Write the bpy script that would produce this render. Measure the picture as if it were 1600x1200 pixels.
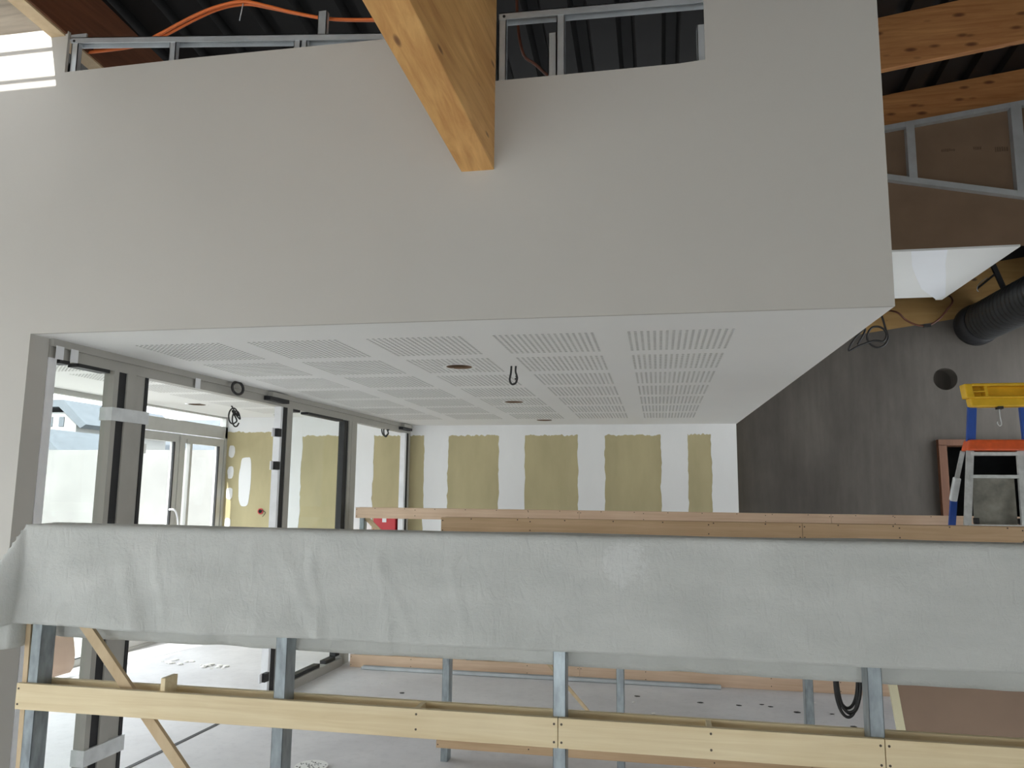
import bpy, bmesh, math, random
from mathutils import Vector, Matrix, noise
random.seed(7)
PI = math.pi
for o in list(bpy.data.objects):
    bpy.data.objects.remove(o, do_unlink=True)
SC = bpy.context.scene
COL = SC.collection

# ------------------------------------------------------------------ camera
cam_d = bpy.data.cameras.new('camera'); cam = bpy.data.objects.new('camera', cam_d); COL.objects.link(cam)
right = Vector((0.98261639, 0.1853692, 0.010163)); down = Vector((-0.01571688, 0.13761033, -0.99036174))
fwd = Vector((-0.1849811, 0.97298595, 0.13813159))
M3 = Matrix((right, -down, -fwd)).transposed()
cam.matrix_world = Matrix.Translation((0, 0, 1.66)) @ M3.to_4x4()
cam_d.sensor_width = 36.0; cam_d.lens = 1202.0*36.0/1600.0
cam_d.clip_start = 0.05; cam_d.clip_end = 300
SC.camera = cam
# ------------------------------------------------------------------ world, sun, exposure
SKY = 3.6
w = bpy.data.worlds.new('world'); SC.world = w; w.use_nodes = True
bg = w.node_tree.nodes['Background']; bg.inputs[0].default_value = (0.93, 0.965, 1.0, 1); bg.inputs[1].default_value = SKY
sd = bpy.data.lights.new('sun', 'SUN'); sd.energy = 7.0; sd.angle = 0.009; sd.color = (1, 0.96, 0.9)
sun = bpy.data.objects.new('sun', sd); COL.objects.link(sun)
sun.rotation_euler = Vector((0.16, 0.74, -0.66)).to_track_quat('-Z', 'Y').to_euler()
def portal(name, loc, direction, sx, sy):
    l = bpy.data.lights.new(name, 'AREA'); l.shape = 'RECTANGLE'; l.size = sx; l.size_y = sy
    l.cycles.is_portal = True
    o = bpy.data.objects.new(name, l); COL.objects.link(o); o.location = loc
    o.rotation_euler = Vector(direction).to_track_quat('-Z', 'Y').to_euler()
portal('portal_window_left', (-5.42, 0.9, 1.4), (1, 0, 0), 3.0, 2.4)
portal('portal_facade', (-5.45, 6.1, 1.28), (1, 0, 0), 5.4, 2.5)
portal('portal_window_rear', (-1.6, -5.1, 1.05), (0, 1, 0), 6.8, 2.1)
portal('portal_window_right', (4.35, 7.9, 1.9), (-1, 0, 0), 2.2, 3.0)
portal('portal_window_side', (4.95, 3.0, 0.75), (-1, 0, 0), 3.0, 1.3)
vs = SC.view_settings
vs.view_transform = 'Standard'; vs.look = 'None'; vs.gamma = 1.0; vs.use_curve_mapping = False
vs.exposure = 0.68

# ------------------------------------------------------------------ materials
def newmat(name):
    m = bpy.data.materials.new(name); m.use_nodes = True
    nt = m.node_tree; b = nt.nodes['Principled BSDF']
    return m, nt, b
def ramp(nt, stops):
    r = nt.nodes.new('ShaderNodeValToRGB'); e = r.color_ramp.elements
    while len(e) < len(stops): e.new(0.5)
    for k, (p, c) in enumerate(stops):
        e[k].position = p; e[k].color = (*c, 1)
    return r
def coords(nt, scale=(1, 1, 1), rot=(0, 0, 0)):
    t = nt.nodes.new('ShaderNodeTexCoord'); mp = nt.nodes.new('ShaderNodeMapping')
    mp.inputs['Scale'].default_value = scale; mp.inputs['Rotation'].default_value = rot
    nt.links.new(t.outputs['Object'], mp.inputs[0]); return mp
def nz(nt, vec, scale, detail=4, rough=0.55, dist=0.0):
    n = nt.nodes.new('ShaderNodeTexNoise'); n.inputs['Scale'].default_value = scale
    n.inputs['Detail'].default_value = detail; n.inputs['Roughness'].default_value = rough; n.inputs['Distortion'].default_value = dist
    nt.links.new(vec.outputs[0], n.inputs['Vector']); return n
def bump(nt, b, src, strength, dist=0.01):
    bp = nt.nodes.new('ShaderNodeBump'); bp.inputs['Strength'].default_value = strength; bp.inputs['Distance'].default_value = dist
    nt.links.new(src, bp.inputs['Height']); nt.links.new(bp.outputs[0], b.inputs['Normal'])
def plain(name, c, rough=0.6, metal=0.0, var=0.08, scale=6.0, bmp=0.0, bscale=60.0, stretch=(1, 1, 1)):
    m, nt, b = newmat(name); b.inputs['Roughness'].default_value = rough; b.inputs['Metallic'].default_value = metal
    mp = coords(nt, stretch); n = nz(nt, mp, scale, 5)
    lo = tuple(max(0, x*(1-var)) for x in c); hi = tuple(min(1, x*(1+var)) for x in c)
    r = ramp(nt, [(0.3, lo), (0.7, hi)]); nt.links.new(n.outputs['Fac'], r.inputs[0]); nt.links.new(r.outputs[0], b.inputs['Base Color'])
    if bmp:
        n2 = nz(nt, coords(nt), bscale, 4); bump(nt, b, n2.outputs['Fac'], bmp)
    return m
def wood(name, dark, light, stretch, knots=0.0, knotc=(0.06, 0.03, 0.015), rough=0.6, kscale=(1, 1, 1), rot=(0, 0, 0)):
    m, nt, b = newmat(name); b.inputs['Roughness'].default_value = rough
    mp = coords(nt, stretch, rot); n = nz(nt, mp, 1.0, 6, 0.6, 0.6)
    r = ramp(nt, [(0.28, dark), (0.5, tuple((x+y)/2 for x, y in zip(dark, light))), (0.72, light)])
    nt.links.new(n.outputs['Fac'], r.inputs[0]); out = r.outputs[0]
    mp3 = coords(nt, (1, 1, 1)); n3 = nz(nt, mp3, 1.6, 3)
    mul = nt.nodes.new('ShaderNodeMix'); mul.data_type = 'RGBA'; mul.blend_type = 'MULTIPLY'; mul.inputs[0].default_value = 0.55
    r3 = ramp(nt, [(0.3, (0.72, 0.68, 0.62)), (0.7, (1, 1, 1))]); nt.links.new(n3.outputs['Fac'], r3.inputs[0])
    nt.links.new(out, mul.inputs[6]); nt.links.new(r3.outputs[0], mul.inputs[7]); out = mul.outputs[2]
    if knots:
        mk = coords(nt, kscale); v = nt.nodes.new('ShaderNodeTexVoronoi'); v.inputs['Scale'].default_value = 1.0
        nt.links.new(mk.outputs[0], v.inputs['Vector'])
        rk = ramp(nt, [(0.0, (1, 1, 1)), (knots*0.55, (0.75, 0.75, 0.75)), (knots, (0, 0, 0))]); nt.links.new(v.outputs['Distance'], rk.inputs[0])
        mx = nt.nodes.new('ShaderNodeMix'); mx.data_type = 'RGBA'
        nt.links.new(rk.outputs[0], mx.inputs[0]); nt.links.new(out, mx.inputs[6]); mx.inputs[7].default_value = (*knotc, 1); out = mx.outputs[2]
    nt.links.new(out, b.inputs['Base Color']); bump(nt, b, n.outputs['Fac'], 0.15, 0.004)
    return m

M = {}
M['paint'] = plain('wall_paint', (0.53, 0.512, 0.475), 0.75, var=0.02, scale=1.2, bmp=0.04, bscale=90)
M['white'] = plain('ceiling_white', (0.84, 0.835, 0.815), 0.8, var=0.015, scale=1.0)
M['soffit'] = plain('soffit_board', (0.83, 0.835, 0.82), 0.8, var=0.015, scale=1.0)
M['bluecomp'] = plain('fresh_joint_compound', (0.90, 0.92, 0.96), 0.7, var=0.02, scale=2.0)
M['compound'] = plain('joint_compound', (0.86, 0.86, 0.86), 0.8, var=0.03, scale=3, bmp=0.05, bscale=40, stretch=(1, 1, 0.4))
M['green'] = plain('green_plasterboard', (0.50, 0.435, 0.255), 0.85, var=0.10, scale=2.0, stretch=(2, 1, 0.6))
M['holeshade'] = plain('hole_wall_shade', (0.40, 0.39, 0.365), 0.9)  # bare gypsum grey, darkened so the colour carries the shade inside the perforations
M['black'] = plain('black_rubber', (0.012, 0.012, 0.014), 0.55, var=0.2)
M['void'] = plain('void_black', (0.01, 0.01, 0.01), 0.9)
M['alu'] = plain('grey_lacquered_aluminium', (0.42, 0.405, 0.37), 0.45, 0.15, var=0.05)
M['alud'] = plain('facade_aluminium', (0.50, 0.495, 0.47), 0.4, 0.15, var=0.05)
M['whitefilm'] = plain('white_film', (0.82, 0.82, 0.84), 0.5)
M['tape'] = plain('clear_tape', (0.74, 0.76, 0.77), 0.2, var=0.12, scale=12)
M['galv'] = plain('galvanised_steel', (0.30, 0.34, 0.36), 0.38, 0.55, var=0.28, scale=14, stretch=(2, 2, 0.7))
M['rail'] = plain('stud_steel', (0.56, 0.59, 0.61), 0.4, 0.45, var=0.10, scale=8)
M['deck'] = plain('dark_roof_deck', (0.009, 0.0085, 0.0085), 0.6, var=0.35, scale=4)
M['kraft'] = plain('brown_board', (0.205, 0.132, 0.083), 0.85, var=0.08, scale=3)
M['kraft2'] = plain('brown_board_back', (0.32, 0.22, 0.16), 0.85, var=0.07, scale=3)
M['kraftl'] = plain('kraft_paper', (0.55, 0.40, 0.31), 0.85, var=0.06, scale=3)
M['print'] = plain('board_print', (0.12, 0.075, 0.045), 0.85)
M['plasteredge'] = plain('plaster_edge', (0.78, 0.72, 0.50), 0.9, var=0.04)
M['orange'] = plain('orange_cable', (0.85, 0.20, 0.045), 0.45, var=0.05)
M['cable'] = plain('black_cable', (0.012, 0.011, 0.011), 0.5, var=0.2)
M['brownc'] = plain('brown_cable', (0.10, 0.03, 0.015), 0.5, var=0.2)
M['red'] = plain('red_enamel', (0.55, 0.03, 0.04), 0.35, var=0.05)
M['yellow'] = plain('yellow_plastic', (0.78, 0.47, 0.03), 0.45, var=0.10, scale=14)
M['orangep'] = plain('orange_plastic', (0.72, 0.11, 0.025), 0.5, var=0.16, scale=16)
M['blue'] = plain('blue_fibreglass', (0.018, 0.075, 0.36), 0.4, var=0.12, scale=10)
M['ladalu'] = plain('ladder_aluminium', (0.56, 0.57, 0.56), 0.45, 0.45, var=0.18, scale=20)
M['dirty'] = plain('paint_splashed_panel', (0.23, 0.22, 0.185), 0.7, var=0.35, scale=10)
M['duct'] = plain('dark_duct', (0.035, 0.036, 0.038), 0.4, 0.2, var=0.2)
M['frame_brown'] = wood('door_frame_wood', (0.10, 0.036, 0.014), (0.15, 0.058, 0.025), (20, 20, 2))
M['plaster_bits'] = plain('plaster_crumbs', (0.88, 0.86, 0.82), 0.9)
M['ground'] = plain('outside_ground', (0.34, 0.335, 0.32), 0.9, var=0.06, scale=1)
M['extwall'] = plain('outside_concrete', (0.19, 0.19, 0.185), 0.9, var=0.12, scale=1.2, bmp=0.1, bscale=8)
M['slate'] = plain('slate_roof', (0.095, 0.11, 0.125), 0.7, var=0.10, scale=3)
M['render'] = plain('house_render', (0.32, 0.32, 0.31), 0.9, var=0.03)
M['screw'] = plain('screw_head', (0.10, 0.08, 0.06), 0.4, 0.6)
M['wall_bare'] = plain('room_plaster', (0.66, 0.63, 0.58), 0.85, var=0.04)
M['pine'] = wood('pale_pine', (0.80, 0.645, 0.385), (0.95, 0.82, 0.56), (1.6, 40, 38))
M['pinetan'] = wood('tan_board', (0.54, 0.36, 0.205), (0.70, 0.50, 0.31), (1.6, 40, 38))
M['pinepink'] = wood('pink_board', (0.72, 0.50, 0.34), (0.86, 0.65, 0.48), (1.6, 40, 38))
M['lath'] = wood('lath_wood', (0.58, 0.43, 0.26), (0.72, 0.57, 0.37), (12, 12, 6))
M['glulam_y'] = wood('spruce_glulam', (0.62, 0.295, 0.09), (0.90, 0.54, 0.20), (26, 2.0, 26), knots=0.15, knotc=(0.16, 0.06, 0.022), kscale=(11, 3.4, 11))
M['beam_dark'] = wood('stained_beam', (0.15, 0.055, 0.025), (0.24, 0.095, 0.045), (26, 2.0, 26))
M['glulam_x'] = wood('spruce_beam', (0.40, 0.155, 0.05), (0.64, 0.31, 0.115), (2.0, 26, 26), knots=0.22, knotc=(0.12, 0.035, 0.014), kscale=(4, 11, 11))
M['osb'] = wood('timber_plate', (0.23, 0.125, 0.036), (0.36, 0.22, 0.075), (1.2, 9, 9), knots=0.12, kscale=(3, 5, 5))
M['weathered'] = wood('weathered_board', (0.42, 0.36, 0.28), (0.68, 0.60, 0.48), (2, 24, 24))

# concrete
m, nt, b = newmat('dark_concrete'); b.inputs['Roughness'].default_value = 0.8
mp = coords(nt, (1.2, 1, 0.45)); n1 = nz(nt, mp, 1.6, 8, 0.65); n2 = nz(nt, coords(nt, (6, 1, 0.5)), 2.2, 5)
r1 = ramp(nt, [(0.3, (0.060, 0.051, 0.043)), (0.7, (0.108, 0.094, 0.081))]); nt.links.new(n1.outputs['Fac'], r1.inputs[0])
r2 = ramp(nt, [(0.35, (0.78, 0.78, 0.78)), (0.65, (1, 1, 1))]); nt.links.new(n2.outputs['Fac'], r2.inputs[0])
mx = nt.nodes.new('ShaderNodeMix'); mx.data_type = 'RGBA'; mx.blend_type = 'MULTIPLY'; mx.inputs[0].default_value = 0.7
nt.links.new(r1.outputs[0], mx.inputs[6]); nt.links.new(r2.outputs[0], mx.inputs[7]); nt.links.new(mx.outputs[2], b.inputs['Base Color'])
bump(nt, b, n1.outputs['Fac'], 0.15, 0.01); M['concrete'] = m
# floor: pale dusty screed with scuffs
m, nt, b = newmat('dusty_screed'); b.inputs['Roughness'].default_value = 0.55
n1 = nz(nt, coords(nt), 0.9, 8, 0.62); n2 = nz(nt, coords(nt), 14, 5, 0.7)
r1 = ramp(nt, [(0.32, (0.57, 0.555, 0.57)), (0.68, (0.745, 0.73, 0.74))]); nt.links.new(n1.outputs['Fac'], r1.inputs[0])
r2 = ramp(nt, [(0.25, (0.86, 0.86, 0.86)), (0.5, (1, 1, 1))]); nt.links.new(n2.outputs['Fac'], r2.inputs[0])
mx = nt.nodes.new('ShaderNodeMix'); mx.data_type = 'RGBA'; mx.blend_type = 'MULTIPLY'; mx.inputs[0].default_value = 0.8
nt.links.new(r1.outputs[0], mx.inputs[6]); nt.links.new(r2.outputs[0], mx.inputs[7]); nt.links.new(mx.outputs[2], b.inputs['Base Color'])
bump(nt, b, n2.outputs['Fac'], 0.06, 0.004); M['floor'] = m
# dust sheet fabric
m, nt, b = newmat('dust_sheet_fabric'); b.inputs['Roughness'].default_value = 0.8
n1 = nz(nt, coords(nt, (1.2, 3, 3)), 2.4, 8, 0.62); n2 = nz(nt, coords(nt, (3, 6, 6)), 16, 6, 0.7)
r1 = ramp(nt, [(0.3, (0.68, 0.70, 0.675)), (0.7, (0.82, 0.835, 0.81))]); nt.links.new(n1.outputs['Fac'], r1.inputs[0])
# plaster splash with its own shape
geo = nt.nodes.new('ShaderNodeTexCoord'); sep = nt.nodes.new('ShaderNodeVectorMath'); sep.operation = 'SUBTRACT'
nt.links.new(geo.outputs['Object'], sep.inputs[0]); sep.inputs[1].default_value = (-0.165, 2.78, 1.415)
sc_ = nt.nodes.new('ShaderNodeVectorMath'); sc_.operation = 'MULTIPLY'; nt.links.new(sep.outputs[0], sc_.inputs[0]); sc_.inputs[1].default_value = (11.5, 4, 9.5)
ln = nt.nodes.new('ShaderNodeVectorMath'); ln.operation = 'LENGTH'; nt.links.new(sc_.outputs[0], ln.inputs[0])
n3 = nz(nt, coords(nt), 60, 8, 0.8)
sx = nt.nodes.new('ShaderNodeSeparateXYZ'); nt.links.new(sc_.outputs[0], sx.inputs[0])
lx = nt.nodes.new('ShaderNodeMath'); lx.operation = 'MULTIPLY_ADD'; nt.links.new(sx.outputs['X'], lx.inputs[0]); lx.inputs[1].default_value = -0.55; nt.links.new(ln.outputs['Value'], lx.inputs[2])
ad = nt.nodes.new('ShaderNodeMath'); ad.operation = 'MULTIPLY_ADD'; nt.links.new(n3.outputs['Fac'], ad.inputs[0]); ad.inputs[1].default_value = 1.9; nt.links.new(lx.outputs[0], ad.inputs[2])
rs = ramp(nt, [(0.70, (0.6, 0.6, 0.6)), (0.80, (0, 0, 0))])
hf = nt.nodes.new('ShaderNodeMath'); hf.operation = 'MULTIPLY'; nt.links.new(ad.outputs[0], hf.inputs[0]); hf.inputs[1].default_value = 0.5
nt.links.new(hf.outputs[0], rs.inputs[0])
mx = nt.nodes.new('ShaderNodeMix'); mx.data_type = 'RGBA'; nt.links.new(rs.outputs[0], mx.inputs[0]); nt.links.new(r1.outputs[0], mx.inputs[6]); mx.inputs[7].default_value = (0.93, 0.95, 0.94, 1)
nt.links.new(mx.outputs[2], b.inputs['Base Color'])
n4 = nz(nt, coords(nt, (7, 5, 3)), 3.2, 6, 0.62, 1.4)
ad4 = nt.nodes.new('ShaderNodeMath'); ad4.operation = 'MULTIPLY_ADD'; nt.links.new(n4.outputs['Fac'], ad4.inputs[0]); ad4.inputs[1].default_value = 2.2; nt.links.new(n2.outputs['Fac'], ad4.inputs[2])
bump(nt, b, ad4.outputs[0], 0.55, 0.006)
tl = nt.nodes.new('ShaderNodeBsdfTranslucent'); tl.inputs[0].default_value = (0.76, 0.75, 0.71, 1); msx = nt.nodes.new('ShaderNodeMixShader'); msx.inputs[0].default_value = 0.3
nt.links.new(b.outputs[0], msx.inputs[1]); nt.links.new(tl.outputs[0], msx.inputs[2]); nt.links.new(msx.outputs[0], nt.nodes['Material Output'].inputs[0]); M['sheet'] = m
# glass
m, nt, b = newmat('clear_glass'); nt.nodes.remove(b)
tr = nt.nodes.new('ShaderNodeBsdfTransparent'); tr.inputs[0].default_value = (0.975, 0.988, 0.982, 1)
gl = nt.nodes.new('ShaderNodeBsdfGlossy'); gl.inputs['Roughness'].default_value = 0.02
lwn = nt.nodes.new('ShaderNodeLayerWeight'); lwn.inputs[0].default_value = 0.5
pw = nt.nodes.new('ShaderNodeMath'); pw.operation = 'POWER'; nt.links.new(lwn.outputs['Facing'], pw.inputs[0]); pw.inputs[1].default_value = 5.0
lw = nt.nodes.new('ShaderNodeMath'); lw.operation = 'MULTIPLY_ADD'; nt.links.new(pw.outputs[0], lw.inputs[0]); lw.inputs[1].default_value = 0.3; lw.inputs[2].default_value = 0.012
ms = nt.nodes.new('ShaderNodeMixShader'); nt.links.new(lw.outputs[0], ms.inputs[0]); nt.links.new(tr.outputs[0], ms.inputs[1]); nt.links.new(gl.outputs[0], ms.inputs[2])
nt.links.new(ms.outputs[0], nt.nodes['Material Output'].inputs[0]); M['glass'] = m
m2 = m.copy(); m2.name = 'facade_double_glass'; M['glassf'] = m2
for nd in m2.node_tree.nodes:
    if nd.type == 'BSDF_TRANSPARENT': nd.inputs[0].default_value = (0.875, 0.895, 0.895, 1)

# ------------------------------------------------------------------ mesh helpers
ORG = {}
def box(bm, x0, x1, y0, y1, z0, z1):
    v = [bm.verts.new((x, y, z)) for x in (x0, x1) for y in (y0, y1) for z in (z0, z1)]
    for f in ((0, 1, 3, 2), (4, 6, 7, 5), (0, 4, 5, 1), (2, 3, 7, 6), (0, 2, 6, 4), (1, 5, 7, 3)):
        bm.faces.new([v[i] for i in f])
def hexa(bm, p):
    v = [bm.verts.new(q) for q in p]   # 0-3 bottom loop, 4-7 top loop
    for f in ((0, 3, 2, 1), (4, 5, 6, 7), (0, 1, 5, 4), (1, 2, 6, 5), (2, 3, 7, 6), (3, 0, 4, 7)):
        bm.faces.new([v[i] for i in f])
def bar(bm, p0, p1, wx, wy, ref=(0, 1, 0)):
    p0 = Vector(p0); p1 = Vector(p1); d = (p1-p0).normalized(); r = Vector(ref)
    u = d.cross(r).normalized(); v = u.cross(d).normalized()
    a = [u*sx*wx/2+v*sy*wy/2 for sx, sy in ((-1, -1), (1, -1), (1, 1), (-1, 1))]
    hexa(bm, [p0+q for q in a]+[p1+q for q in a])
def prism(bm, poly, axis, a0, a1):
    def P(u, v, t):
        return {'x': (t, u, v), 'y': (u, t, v), 'z': (u, v, t)}[axis]
    A = [bm.verts.new(P(u, v, a0)) for u, v in poly]; B = [bm.verts.new(P(u, v, a1)) for u, v in poly]
    bm.faces.new(A); bm.faces.new(list(reversed(B)))
    n = len(poly)
    for i in range(n):
        bm.faces.new((A[i], B[i], B[(i+1) % n], A[(i+1) % n]))
def tube(bm, pts, r, seg=10, closed=False, smooth_n=0):
    pts = [Vector(p) for p in pts]
    if smooth_n:
        out = []
        n = len(pts)
        for i in range(n if closed else n-1):
            g = (lambda k: pts[k % n]) if closed else (lambda k: pts[max(0, min(n-1, k))])
            a, b_, c, d = g(i-1), g(i), g(i+1), g(i+2)
            for k in range(smooth_n):
                t = k/smooth_n
                out.append(0.5*((2*b_)+(c-a)*t+(2*a-5*b_+4*c-d)*t*t+(3*b_-a-3*c+d)*t**3))
        if not closed: out.append(pts[-1])
        pts = out
    n = len(pts); rings = []
    prev = None
    for i in range(n):
        if closed: d = (pts[(i+1) % n]-pts[i-1]).normalized()
        else: d = (pts[min(n-1, i+1)]-pts[max(0, i-1)]).normalized()
        if prev is None:
            u = d.cross(Vector((0.31, 0.2, 0.93))).normalized()
        else:
            u = (prev-d*prev.dot(d)).normalized()
        prev = u; v = d.cross(u)
        rr = r[i] if isinstance(r, (list, tuple)) else r
        rings.append([bm.verts.new(pts[i]+u*rr*math.cos(2*PI*k/seg)+v*rr*math.sin(2*PI*k/seg)) for k in range(seg)])
    m_ = n if closed else n-1
    for i in range(m_):
        A, B = rings[i], rings[(i+1) % n]
        for k in range(seg):
            f = bm.faces.new((A[k], A[(k+1) % seg], B[(k+1) % seg], B[k])); f.smooth = True
    if not closed:
        bm.faces.new(list(reversed(rings[0]))); bm.faces.new(rings[-1])
def mk(name, bm, mat, parent=None, org=None, bevel=0.0, smooth=False):
    bmesh.ops.recalc_face_normals(bm, faces=bm.faces)
    if org is None: org = ORG.get(parent.name, Vector((0, 0, 0))) if parent else Vector((0, 0, 0))
    org = Vector(org)
    bmesh.ops.translate(bm, verts=bm.verts, vec=-org)
    me = bpy.data.meshes.new(name); bm.to_mesh(me); bm.free()
    if smooth:
        for p in me.polygons: p.use_smooth = True
    me.materials.append(M[mat])
    o = bpy.data.objects.new(name, me); COL.objects.link(o)
    if parent: o.parent = parent
    else: o.location = org
    ORG[o.name] = org
    if bevel:
        md = o.modifiers.new('bevel', 'BEVEL'); md.width = bevel; md.segments = 2; md.limit_method = 'ANGLE'
    return o
def bxo(name, mat, b6, parent=None, org=None, bevel=0.0):
    bm = bmesh.new(); box(bm, *b6); return mk(name, bm, mat, parent, org, bevel)
def tag(o, label, cat, group=None):
    o['label'] = label; o['category'] = cat
    if group: o['group'] = group
    return o
def struct(o):
    o['kind'] = 'structure'; return o
def thing(name, label, cat, loc=(0, 0, 0), group=None):
    o = bpy.data.objects.new(name, None); COL.objects.link(o); o.location = loc; ORG[o.name] = Vector(loc)
    o.empty_display_size = 0.1
    return tag(o, label, cat, group)
def cut(o, cutters):
    for k, c in enumerate(cutters):
        md = o.modifiers.new('cut%d' % k, 'BOOLEAN'); md.operation = 'DIFFERENCE'; md.solver = 'EXACT'; md.object = c
    dg = bpy.context.evaluated_depsgraph_get(); dg.update()
    me = bpy.data.meshes.new_from_object(o.evaluated_get(dg)); o.modifiers.clear(); o.data = me
    for c in cutters: bpy.data.objects.remove(c, do_unlink=True)
def wavy(n, amp, seed, sc=3.0):
    return [amp*noise.noise(Vector((i*sc/n*7.0, seed*3.7, 0.3))) + amp*0.5*noise.noise(Vector((i*sc/n*23.0, seed*9.1, 5.3))) for i in range(n+1)]

# ------------------------------------------------------------------ setting: floor, ceilings, walls, roof
WY = 3.34; CZ = 2.434; VZ = 2.55; FY = 8.9; FX = -5.36
fl = struct(bxo('floor', 'floor', (-5.45, 5.6, -5.1, 9.3, -0.12, 0)))
grd = struct(bxo('outside_ground', 'ground', (-40, -5.46, -12, 60, -0.3, -0.06)))

# upper painted wall
bm = bmesh.new()
wall_polys = [
    [(-5.36, 0), (-3.147, 0), (-3.147, 4.12), (-5.36, 4.12)],
    [(-3.147, CZ), (-3.095, CZ), (-3.095, 4.10), (-3.147, 4.10)],
    [(-3.095, CZ), (-0.735, CZ), (-0.735, 3.86), (-1.33, 3.862), (-2.35, 3.868), (-3.095, 3.862)],
    [(-0.735, CZ), (0.238, CZ), (0.238, 3.60), (0.12, 3.592), (-0.735, 3.588)],
    [(0.238, CZ), (0.972, CZ), (0.972, 5.05), (0.238, 4.40)],
]
for pl in wall_polys: prism(bm, pl, 'y', WY, WY+0.018)
wf = struct(mk('wall_front', bm, 'paint'))
jm = struct(bxo('trim_1', 'paint', (-3.33, -3.147, WY+0.018, WY+0.128, 0, 2.56)))
# returns that close the box above the ceiling
struct(bxo('wall_box_side', 'white', (0.80, 0.86, WY+0.05, FY+0.05, CZ+0.02, 5.5)))

# perforated ceiling ------------------------------------------------
HOLES = [(-1.22, 4.64, 0.095), (-1.23, 6.568, 0.095), (-1.214, 8.30, 0.095)]
VHOLES = [(-4.86, 7.45, 0.10), (-4.50, 8.62, 0.09)]
PW = 0.522
cols = [-0.145-0.671*k for k in range(5)]; rows = [3.70+0.652*j for j in range(7)]
vcols = [-3.92, -4.62]; vrows = [4.0+0.652*j for j in range(7)]
NH = 17; PT = PW/NH
def perf_mesh(name, skip=()):
    bm = bmesh.new(); rr = 0.0088; dep = 0.012; q = PT/2
    sq = [(q, 0), (q, q), (0, q), (-q, q), (-q, 0), (-q, -q), (0, -q), (q, -q)]
    for i in range(NH):
        for j in range(NH):
            cx, cy = (i+0.5)*PT, (j+0.5)*PT
            if any((cx-hx)**2+(cy-hy)**2 < (hr-0.004)**2 for hx, hy, hr in skip): continue
            A = [bm.verts.new((cx+a, cy+b_, 0)) for a, b_ in sq]
            B = [bm.verts.new((cx+rr*math.cos(k*PI/4), cy+rr*math.sin(k*PI/4), 0)) for k in range(8)]
            D = [bm.verts.new((v.co.x, v.co.y, dep)) for v in B]
            for k in range(8):
                k2 = (k+1) % 8
                bm.faces.new((A[k2], A[k], B[k], B[k2])); bm.faces.new((B[k2], B[k], D[k], D[k2])).material_index = 1
    me = bpy.data.meshes.new(name); bm.to_mesh(me); bm.free(); me.materials.append(M['white']); me.materials.append(M['holeshade']); return me
perf_std = perf_mesh('perforated_panel')
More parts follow.
